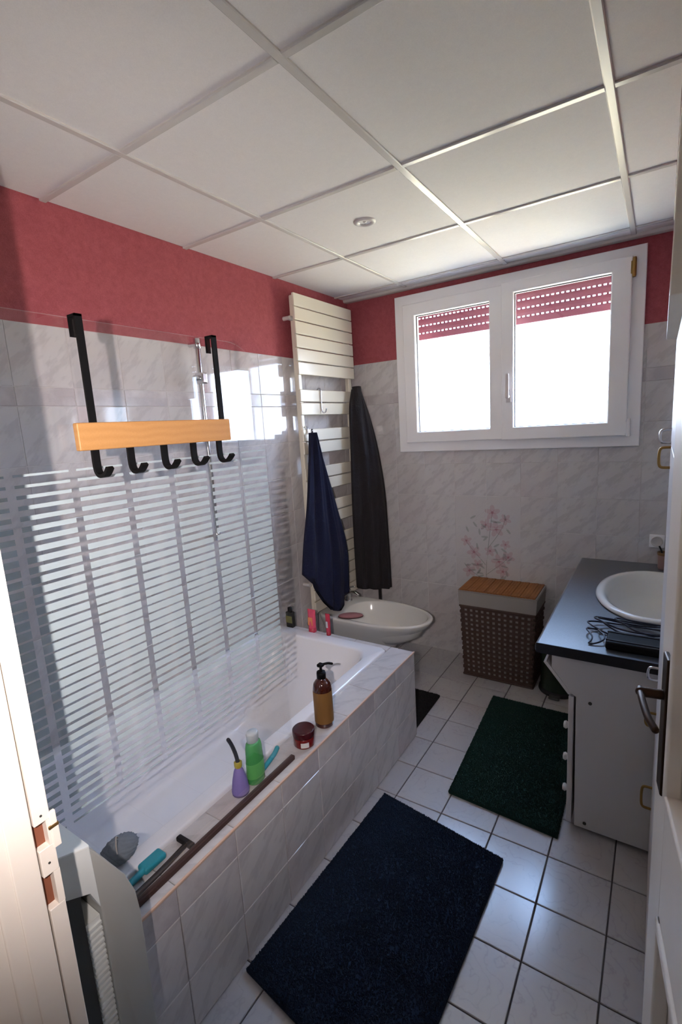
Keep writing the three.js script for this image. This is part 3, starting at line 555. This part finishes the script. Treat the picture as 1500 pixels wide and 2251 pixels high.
{
  const t = thing('wall_socket', 'white socket box on the tiles above the worktop corner', 'socket', [1.806, 0.853, 0.007]);
  part('plate', rbx(-0.034, -0.034, 0, 0.034, 0.034, 0.012, 0.004), M.pvc, t); part('face', lathe([[0, 0.002], [0.02, 0.002], [0.024, 0.008], [0.026, 0.008], [0.027, 0]], 28).rotateX(Math.PI / 2).translate(0, 0, 0.011), M.white, t);
}
{
  const t = thing('toothbrush_cup', 'brown and pink toothbrush cup in the worktop corner', 'cup', [1.838, CY, 0.1]);
  part('cup', lathe([[0, 0.001], [0.022, 0.001], [0.024, 0.01], [0.027, 0.075], [0.024, 0.075], [0.02, 0.008]], 28), std({ color: 0x9c7a72, roughness: 0.35 }), t);
  part('rim_band', lathe([[0.027, 0.075], [0.0285, 0.08], [0.0285, 0.09], [0.025, 0.09], [0.024, 0.076]], 28), std({ color: 0x7a5a36, roughness: 0.4 }), t);
  part('toothbrush', capTube([[0.005, 0.02, 0.0], [-0.012, 0.1, 0.004], [-0.02, 0.118, 0.005]], 0.004, 10, 8), M.blackSoft, t);
}

{
  const t = thing('wall_mirror', 'large wall mirror above the washbasin', 'mirror', [2.046, 0, 0]);
  part('glass', bx(-0.004, 0.98, 0.03, 0.0, 1.92, 1.21), std({ color: 0xf2f5f4, roughness: 0.01, metalness: 1 }), t);
  part('backing', bx(0.0002, 0.984, 0.034, 0.0075, 1.916, 1.206), M.heaterDark, t);
}

// ---------------------------------------------------------------- tall column cabinet
{
  const t = thing('column_cabinet', 'tall narrow white cabinet with bow handles between vanity and door', 'cabinet', [0, 0, 0]);
  const x0 = 1.824, z0 = 1.226, z1 = 1.88;
  part('body', bx(x0 + 0.02, 0.02, z0, 2.052, 1.72, z1), M.white, t);
  part('plinth', bx(x0 + 0.05, 0, z0 + 0.01, 2.05, 0.0205, z1 - 0.01), M.blackSoft, t);
  part('cornice', extrudeZ([[2.052, 1.72], [x0 - 0.024, 1.72], [x0 - 0.024, 1.75], [x0 - 0.02, 2.03], [2.052, 2.03]], z0 - 0.006, z1, 0.002), M.paint, t);
  part('cap', rbx(x0 - 0.022, 2.03, z0 - 0.01, 2.052, 2.048, z1, 0.004), std({ color: 0x6e4a3a, roughness: 0.6 }), t);
  for (const [y0, y1, hs] of [[1.426, 1.716, [[1.433, 1.47, M.chrome]]], [0.76, 1.423, [[1.362, 1.42, M.brass]]], [0.62, 0.757, [[0.706, 0.747, M.chrome]]], [0.4, 0.617, [[0.548, 0.594, M.brass]]], [0.024, 0.397, [[0.257, 0.334, M.brass]]]]) {
    const d = part(y1 - y0 < 0.25 ? 'drawer' : 'door', rbx(x0, y0, z0 + 0.002, x0 + 0.019, y1, z1 - 0.002, 0.002), M.white, t);
    for (const [a, b, m] of hs) part('handle', merge([capTube([[x0, a, z0 + 0.05], [x0 - 0.022, a + 0.002, z0 + 0.05], [x0 - 0.026, a + 0.008, z0 + 0.05], [x0 - 0.026, b - 0.008, z0 + 0.05], [x0 - 0.022, b - 0.002, z0 + 0.05], [x0, b, z0 + 0.05]], 0.004, 40, 8)]), m, d);
  }
}

// ---------------------------------------------------------------- wall heater by the doorway
{
  const t = thing('wall_heater', 'slim grey heater with ribbed grille beside the doorway', 'heater', [0, 0, 0]);
  const x0 = 0.872, x1 = 1.0;
  part('cover', smooth(extrudeX([[2.585, 0.05], [2.525, 0.05], [2.52, 0.06], [2.516, 0.64], [2.52, 0.69], [2.535, 0.74], [2.58, 0.83], [2.592, 0.846], [2.585, 0.7]], x0, x1, 0.003), 0.5), M.heater, t);
  const gr = part('grille', bx(x0 + 0.01, 0.06, 2.586, x1 - 0.008, 0.7, 2.612), M.heaterWhite, t);
  for (let k = 0; k < 50; k++) part('grille_rib', rbx(x0 + 0.01, 0.07 + k * 0.0125, 2.586, x1 - 0.004, 0.077 + k * 0.0125, 2.612, 0.001, 1), M.heaterWhite, gr);
  part('back_panel', bx(x0, 0.05, 2.613, x1 - 0.006, 0.8, 2.65), M.heaterDark, t);
  part('top_cap', smooth(extrudeX([[2.588, 0.848], [2.65, 0.872], [2.652, 0.79], [2.6, 0.76], [2.586, 0.72]], x0 - 0.002, x1 + 0.002, 0.003), 0.4), M.heaterWhite, t);
  part('wall_mount', bx(x0 + 0.02, 0.2, 2.65, x1 - 0.02, 0.7, 2.684), M.heaterDark, t);
}

// ---------------------------------------------------------------- door frame and door
{
  const j = structureGroup('trim_2', 'worn white door jamb with two latch holes');
  const X = 1.14, seg = (y0, y1, z0, z1, x = X) => rbx(DOOR.x0 - 0.004, y0, z0, x, y1, z1, 0.0012, 1);
  part('latch_strip', merge([seg(0, 0.918, 2.69, 2.7105), seg(0.968, 1.008, 2.69, 2.7105), seg(1.045, 2.06, 2.69, 2.7105), bx(DOOR.x0, 0.918, 2.69, X, 0.968, 2.6985), bx(DOOR.x0, 1.008, 2.69, X, 1.045, 2.6965)]), M.paint, j);
  M.rawWood = std({ color: 0x7a4630, roughness: 0.85 });
  part('latch_hole', bx(DOOR.x0 - 0.003, 0.9, 2.696, X - 0.012, 1.06, 2.7125), M.rawWood, j);
  part('jamb_board', rbx(DOOR.x0 - 0.004, 0, 2.7128, X + 0.001, 2.06, 2.7435, 0.002, 1), M.paint, j);
  part('jamb_moulding', merge([rbx(DOOR.x0 - 0.004, 0, 2.738, X - 0.001, 2.06, 2.7635, 0.003, 1), rbx(DOOR.x0 - 0.004, 0, 2.756, X - 0.004, 2.06, 2.81, 0.003, 1)]), M.paint, j);
  part('strike_tab', merge([rbx(X - 0.004, 1.0, 2.6825, X + 0.0015, 1.03, 2.692, 0.001, 1), rbx(X - 0.004, 1.034, 2.6835, X + 0.0015, 1.053, 2.692, 0.001, 1)]), M.paint, j);
  part('strike_pin', rbx(X - 0.003, 1.0295, 2.682, X + 0.002, 1.0345, 2.695, 0.001, 1), M.brass, j);
  for (const y of [1.056, 0.985]) part('screw', cyl(0.0016, 0.001, 10).rotateZ(Math.PI / 2).translate(X + 0.0004, y, 2.701), M.heaterDark, j);
  part('head', rbx(DOOR.x0, 2.045, 2.69, DOOR.x1, 2.075, 2.81, 0.002), M.paint, j);
  part('hinge_jamb', rbx(1.972, 0, 2.69, DOOR.x1 + 0.004, 2.05, 2.81, 0.002), M.paint, j);
}
{
  const d = structureGroup('door_1', 'white panelled door standing open with a dark bronze lever handle', [1.966, 0, 2.688]);
  d.rotation.y = 0.14;
  // leaf runs toward -z from the hinge; visible face looks to -x
  const W = 0.775, T = 0.04, H0 = 0.008, H1 = 2.035;
  part('stile', rbx(-T, H0, -W, 0, H1, -W + 0.1, 0.002), M.paint, d); part('stile', rbx(-T, H0, -0.1, 0, H1, -0.002, 0.002), M.paint, d);
  for (const [a, b] of [[H0, 0.26], [0.62, 0.86], [1.92, H1]]) part('rail', rbx(-T, a, -W + 0.1, 0, b, -0.1, 0.002), M.paint, d);
  for (const [a, b] of [[0.26, 0.62], [0.86, 1.92]]) {
    const p = part('door_panel', rbx(-T + 0.02, a, -W + 0.1, -0.012, b, -0.1, 0.002), M.paint, d), w = 0.022;
    const m = (y0, y1, z0, z1) => rbx(-T - 0.006, y0, z0, -T + 0.02, y1, z1, 0.005);
    part('moulding', merge([m(a, a + w, -W + 0.1, -0.1), m(b - w, b, -W + 0.1, -0.1), m(a, b, -W + 0.1, -W + 0.1 + w), m(a, b, -0.1 - w, -0.1)]), M.paint, p);
  }
  const pl = part('handle_plate', rbx(-T - 0.009, 0.862, -W + 0.06, -T, 1.118, -W + 0.1, 0.004, 3), M.bronze, d); pl.userData.label = 'dark bronze handle plate';
  part('lever', merge([capTube([[-T - 0.004, 1.045, -W + 0.08], [-T - 0.042, 1.045, -W + 0.08]], 0.0085, 10, 12), capTube([[-T - 0.042, 1.045, -W + 0.07], [-T - 0.043, 1.046, -W + 0.11], [-T - 0.04, 1.043, -W + 0.16], [-T - 0.034, 1.04, -W + 0.185]], 0.0058, 24, 12)]), M.bronze, pl);
}

// ---------------------------------------------------------------- rugs
function rug(name, label, corners, mat, hgt, tufts) { // corners far-left, far-right, near-right, near-left [x, z]
  const t = thing(name, label, 'rug', [0, 0.0005, 0]);
  const N = 70, K = 50, P = (u, v) => { const [a, b, c, d] = corners; const x = (a[0] * (1 - u) + b[0] * u) * (1 - v) + (d[0] * (1 - u) + c[0] * u) * v, z = (a[1] * (1 - u) + b[1] * u) * (1 - v) + (d[1] * (1 - u) + c[1] * u) * v; return [x, z]; };
  const nz = (u, v) => { const x = Math.floor(((u * 3.1) % 1) * 511), y = Math.floor(((v * 4.7) % 1) * 511); return N2[y * 512 + x]; };
  const pos = [], idx = [], uv = [];
  for (let j = 0; j <= N; j++) for (let i = 0; i <= K; i++) { const u = i / K, v = j / N, [x, z] = P(u, v), e = Math.min(1, Math.min(u, 1 - u) * 18, Math.min(v, 1 - v) * 26); pos.push(x, hgt * (0.45 + 0.5 * Math.sqrt(e)) + (nz(u, v) - 0.5) * 0.004 * e, z); uv.push(x, z); }
  for (let j = 0; j < N; j++) for (let i = 0; i < K; i++) { const a = j * (K + 1) + i, b = a + 1, c = a + K + 1, d = c + 1; idx.push(a, c, b, b, c, d); }
  const edge = []; for (let i = 0; i <= K; i++) edge.push(i); for (let j = 1; j <= N; j++) edge.push(j * (K + 1) + K); for (let i = K - 1; i >= 0; i--) edge.push(N * (K + 1) + i); for (let j = N - 1; j >= 1; j--) edge.push(j * (K + 1));
  const b0 = pos.length / 3; edge.forEach((k) => { pos.push(pos[k * 3], 0, pos[k * 3 + 2]); uv.push(pos[k * 3], pos[k * 3 + 2]); });
  edge.forEach((k, i) => { const l = (i + 1) % edge.length; idx.push(k, edge[l], b0 + i, edge[l], b0 + l, b0 + i); });
  const g = new THREE.BufferGeometry(); g.setAttribute('position', new THREE.Float32BufferAttribute(pos, 3)); g.setAttribute('uv', new THREE.Float32BufferAttribute(uv, 2)); g.setIndex(idx); g.computeVertexNormals();
  part('backing', g, mat, t);
  const tuft = new THREE.ConeGeometry(0.0026, 0.007, 4, 1, true); tuft.translate(0, 0.0028, 0);
  const im = new THREE.InstancedMesh(tuft, mat, tufts); im.name = 'pile'; im.userData.kind = 'stuff'; shade(im);
  const q = new THREE.Object3D();
  for (let k = 0; k < tufts; k++) { let u = rnd(), v = rnd(); if (k % 7 === 0) { const s = k % 4; if (s === 0) u = 0.003; else if (s === 1) u = 0.997; else if (s === 2) v = 0.002; else v = 0.998; } const [x, z] = P(u, v), e = Math.min(1, Math.min(u, 1 - u) * 18, Math.min(v, 1 - v) * 26); q.position.set(x + (rnd() - 0.5) * 0.003, hgt * (0.42 + 0.48 * Math.sqrt(e)), z + (rnd() - 0.5) * 0.003); q.rotation.set((rnd() - 0.5) * 0.9, rnd() * 6, (rnd() - 0.5) * 0.9); q.scale.setScalar(0.7 + rnd() * 0.6); q.updateMatrix(); im.setMatrixAt(k, q.matrix); }
  t.add(im);
}
rug('bath_mat', 'large navy blue bath mat beside the bath panel', [[0.894, 1.378], [1.4, 1.452], [1.376, 2.235], [0.864, 2.17]], std({ color: 0x0b2138, roughness: 1 }), 0.018, 40000);
rug('bath_mat', 'dark green bath mat in front of the vanity', [[1.081, 0.443], [1.535, 0.44], [1.545, 1.26], [1.121, 1.236]], std({ color: 0x08302a, roughness: 1 }), 0.016, 30000);
rug('bath_mat', 'small black mat between the bath end and bidet', [[0.5, 0.568], [0.818, 0.568], [0.822, 0.93], [0.5, 0.93]], std({ color: 0x131214, roughness: 1 }), 0.014, 7000);

// ---------------------------------------------------------------- bottles and small things
{
  const t = thing('pump_bottle', 'amber pump bottle with mustard label on the bath edge', 'bottle', [0.793, BY, 1.622]), r = 0.035;
  const amber = std({ color: 0x3a1208, roughness: 0.08, clearcoat: 0.6 });
  part('bottle', lathe([[0, 0.001], [r - 0.004, 0.001], [r, 0.006], [r, 0.15], [r - 0.004, 0.168], [r - 0.014, 0.181], [0.014, 0.186], [0.014, 0.194]], 40), amber, t);
  part('label', lathe([[r + 0.0006, 0.02], [r + 0.0006, 0.142]], 40), std({ color: 0x7a5628, roughness: 0.6, side: THREE.DoubleSide }), t);
  const p = part('pump', merge([lathe([[0.0, 0.212], [0.016, 0.212], [0.017, 0.206], [0.017, 0.188], [0, 0.187]], 28), cyl(0.005, 0.024, 14).translate(0, 0.222, 0), rbx(-0.011, 0.231, -0.011, 0.011, 0.243, 0.011, 0.004)]), M.black, t);
  part('nozzle', capTube([[0, 0.238, 0], [0.02, 0.24, -0.02], [0.03, 0.236, -0.03]], 0.0045, 12, 10), M.black, p);
}
{
  const t = thing('cream_jar', 'dark red cosmetic jar with white sticker on the bath edge', 'jar', [0.797, BY, 1.752]), r = 0.038, red = std({ color: 0x6a0f12, roughness: 0.18, clearcoat: 0.5 }), lid = std({ color: 0x3c0a12, roughness: 0.25 });
  part('pot', lathe([[0, 0.001], [r - 0.006, 0.001], [r, 0.008], [r, 0.036], [r - 0.003, 0.04], [0, 0.04]], 40), red, t);
  part('lid', lathe([[r + 0.001, 0.04], [r + 0.0015, 0.045], [r + 0.0015, 0.06], [r - 0.002, 0.064], [0, 0.065]], 40), lid, t);
  const st = new THREE.CylinderGeometry(r + 0.0005, r + 0.0005, 0.018, 14, 1, true, 0.35, 0.75); st.translate(0, 0.02, 0); part('sticker', st, std({ color: 0xc9c6c6, roughness: 0.6, side: THREE.DoubleSide }), t);
}
{
  const t = thing('shower_gel_bottle', 'green shower gel bottle with clear cap behind the glass', 'bottle', [0.77, BY, 1.968]);
  const oval = (w, d, y) => { const o = []; for (let k = 0; k < 36; k++) { const a = k / 36 * 6.2832; o.push([w * Math.cos(a), y, d * Math.sin(a)]); } return o.reverse(); };
  part('body', loft([oval(0.02, 0.026, 0.001), oval(0.023, 0.031, 0.006), oval(0.023, 0.032, 0.07), oval(0.0215, 0.03, 0.12), oval(0.019, 0.026, 0.135), oval(0.012, 0.015, 0.141)], { capFirst: true, capLast: true }), std({ color: 0x4aa058, roughness: 0.12 }), t);
  part('cap', loft([oval(0.017, 0.02, 0.141), oval(0.017, 0.021, 0.165), oval(0.015, 0.018, 0.172)], { capLast: true, capFirst: true }), std({ color: 0xc3ccd2, roughness: 0.1 }), t);
  part('label', loft([oval(0.0236, 0.0326, 0.025), oval(0.0236, 0.0326, 0.075)]), std({ color: 0x62b862, roughness: 0.4, side: THREE.DoubleSide }), t);
}
{
  const t = thing('bath_brush', 'lavender brush with yellow collar and dark handle behind the glass', 'brush', [0.762, BY, 2.03]);
  part('head', lathe([[0, 0.001], [0.026, 0.001], [0.027, 0.01], [0.022, 0.045], [0.015, 0.075], [0.009, 0.088]], 28), std({ color: 0x8a7cc0, roughness: 0.7 }), t);
  part('collar', lathe([[0.009, 0.086], [0.012, 0.09], [0.012, 0.104], [0.008, 0.107]], 24), std({ color: 0xb0a23c, roughness: 0.4 }), t);
  part('handle', capTube([[0, 0.105, 0], [-0.004, 0.135, 0.003], [-0.012, 0.165, 0.008], [-0.018, 0.18, 0.012]], 0.006, 16, 10), std({ color: 0x1c1c2a, roughness: 0.4 }), t);
}
const turq = std({ color: 0x2c94a4, roughness: 0.35 });
{
  const t = thing('razor', 'turquoise razor lying on the bath edge next to the green bottle', 'razor', [0.765, BY, 1.9]);
  part('handle', capTube([[0.0, 0.008, 0.045], [-0.004, 0.016, 0.0], [-0.01, 0.022, -0.04], [-0.012, 0.03, -0.055]], 0.008, 20, 10), turq, t);
  part('head', rbx(-0.026, 0.001, 0.042, 0.02, 0.016, 0.055, 0.003), M.blackSoft, t);
}
{
  const t = thing('scrub_brush', 'turquoise long-handled scrub brush lying along the bath edge', 'brush', [0.758, BY, 2.41]);
  part('handle', capTube([[0.012, 0.012, 0.13], [0.004, 0.012, 0.06], [-0.004, 0.013, 0.0], [-0.012, 0.013, -0.06]], 0.009, 20, 10), turq, t);
  part('head', rbx(-0.032, 0.004, -0.11, 0.004, 0.022, -0.045, 0.007, 3), turq, t);
}
{
  const t = thing('squeegee', 'black squeegee lying on the bath edge behind the glass', 'squeegee', [0.783, BY, 2.3]);
  part('handle', capTube([[0.004, 0.009, 0.11], [0.002, 0.01, 0.04], [-0.004, 0.012, -0.045]], 0.007, 20, 10), M.blackSoft, t);
  part('blade', rbx(-0.046, 0.002, -0.062, 0.016, 0.016, -0.046, 0.004), M.blackSoft, t);
}
{
  const t = thing('bath_sponge', 'round grey bath sponge on the bathtub rim', 'sponge', [0.665, BY + 0.012, 2.37]);
  const g = new THREE.SphereGeometry(1, 48, 32), p = g.attributes.position; for (let i = 0; i < p.count; i++) { const v = V().fromBufferAttribute(p, i), k = 1 + 0.09 * Math.sin(v.x * 19 + v.y * 7) * Math.sin(v.y * 17 + v.z * 5) * Math.sin(v.z * 21); p.setXYZ(i, v.x * 0.036 * k, v.y * 0.03 * k + 0.029, v.z * 0.05 * k); } g.computeVertexNormals();
  part('ball', g, std({ map: meshTex, roughness: 0.95 }), t); part('cord', tube([[0, 0.066, 0], [0.012, 0.08, 0.01], [0.026, 0.07, 0.02], [0.03, 0.05, 0.022]], 0.002, 20, 6), M.linen, t);
}
{
  const t = thing('shampoo_bottle', 'small dark square bottle with olive label on the bath end ledge', 'bottle', [0.105, BY, 0.964]);
  part('body', rbx(-0.024, 0.001, -0.014, 0.024, 0.092, 0.014, 0.006, 3), std({ color: 0x3a3a38, roughness: 0.15 }), t);
  part('label', bx(-0.022, 0.03, 0.0141, 0.022, 0.07, 0.0146), std({ color: 0x7a7440, roughness: 0.6 }), t);
  part('cap', lathe([[0, 0.118], [0.012, 0.116], [0.013, 0.094], [0.008, 0.092]], 20), M.blackSoft, t);
}
function squeezeTube(label, pos, w, h, c1, c2) {
  const t = thing('squeeze_tube', label, 'tube', pos), col = std({ color: c1, roughness: 0.35 }), cap = std({ color: c2, roughness: 0.35 });
  const ov = (a, b, y) => { const o = []; for (let k = 0; k < 28; k++) { const q = k / 28 * 6.2832; o.push([a * Math.cos(q), y, b * Math.sin(q)]); } return o.reverse(); };
  part('body', loft([ov(w * 0.36, w * 0.36, h * 0.18), ov(w * 0.4, w * 0.38, h * 0.2), ov(w * 0.46, w * 0.28, h * 0.6), ov(w * 0.5, w * 0.12, h * 0.92), ov(w * 0.5, 0.002, h * 0.97), ov(w * 0.5, 0.002, h)], { capFirst: true, capLast: true }), col, t);
  part('cap', loft([ov(w * 0.4, w * 0.4, 0.001), ov(w * 0.42, w * 0.42, 0.004), ov(w * 0.4, w * 0.4, h * 0.19)], { capFirst: true, capLast: true }), cap, t); return t;
}
{
  const t = squeezeTube('pink and orange squeeze tube standing on the bath end ledge', [0.254, BY, 0.962], 0.052, 0.128, 0xd8506a, 0xb83a50);
  part('print', bx(-0.016, 0.04, 0.0185, 0.014, 0.085, 0.0195).rotateX(-0.06), std({ color: 0xe08a58, roughness: 0.5 }), t);
}
{
  const t = squeezeTube('slim red and white tube standing on the bath end ledge', [0.36, BY, 0.962], 0.03, 0.12, 0xb8304a, 0xa02838);
  part('print', bx(-0.006, 0.045, 0.0112, 0.006, 0.08, 0.0122), std({ color: 0xc9c6cc, roughness: 0.5 }), t);
}
scene.traverse((o) => { if (o.isMesh && !o.isInstancedMesh) { o.castShadow = true; o.receiveShadow = true; } });
renderer.render(scene, camera);
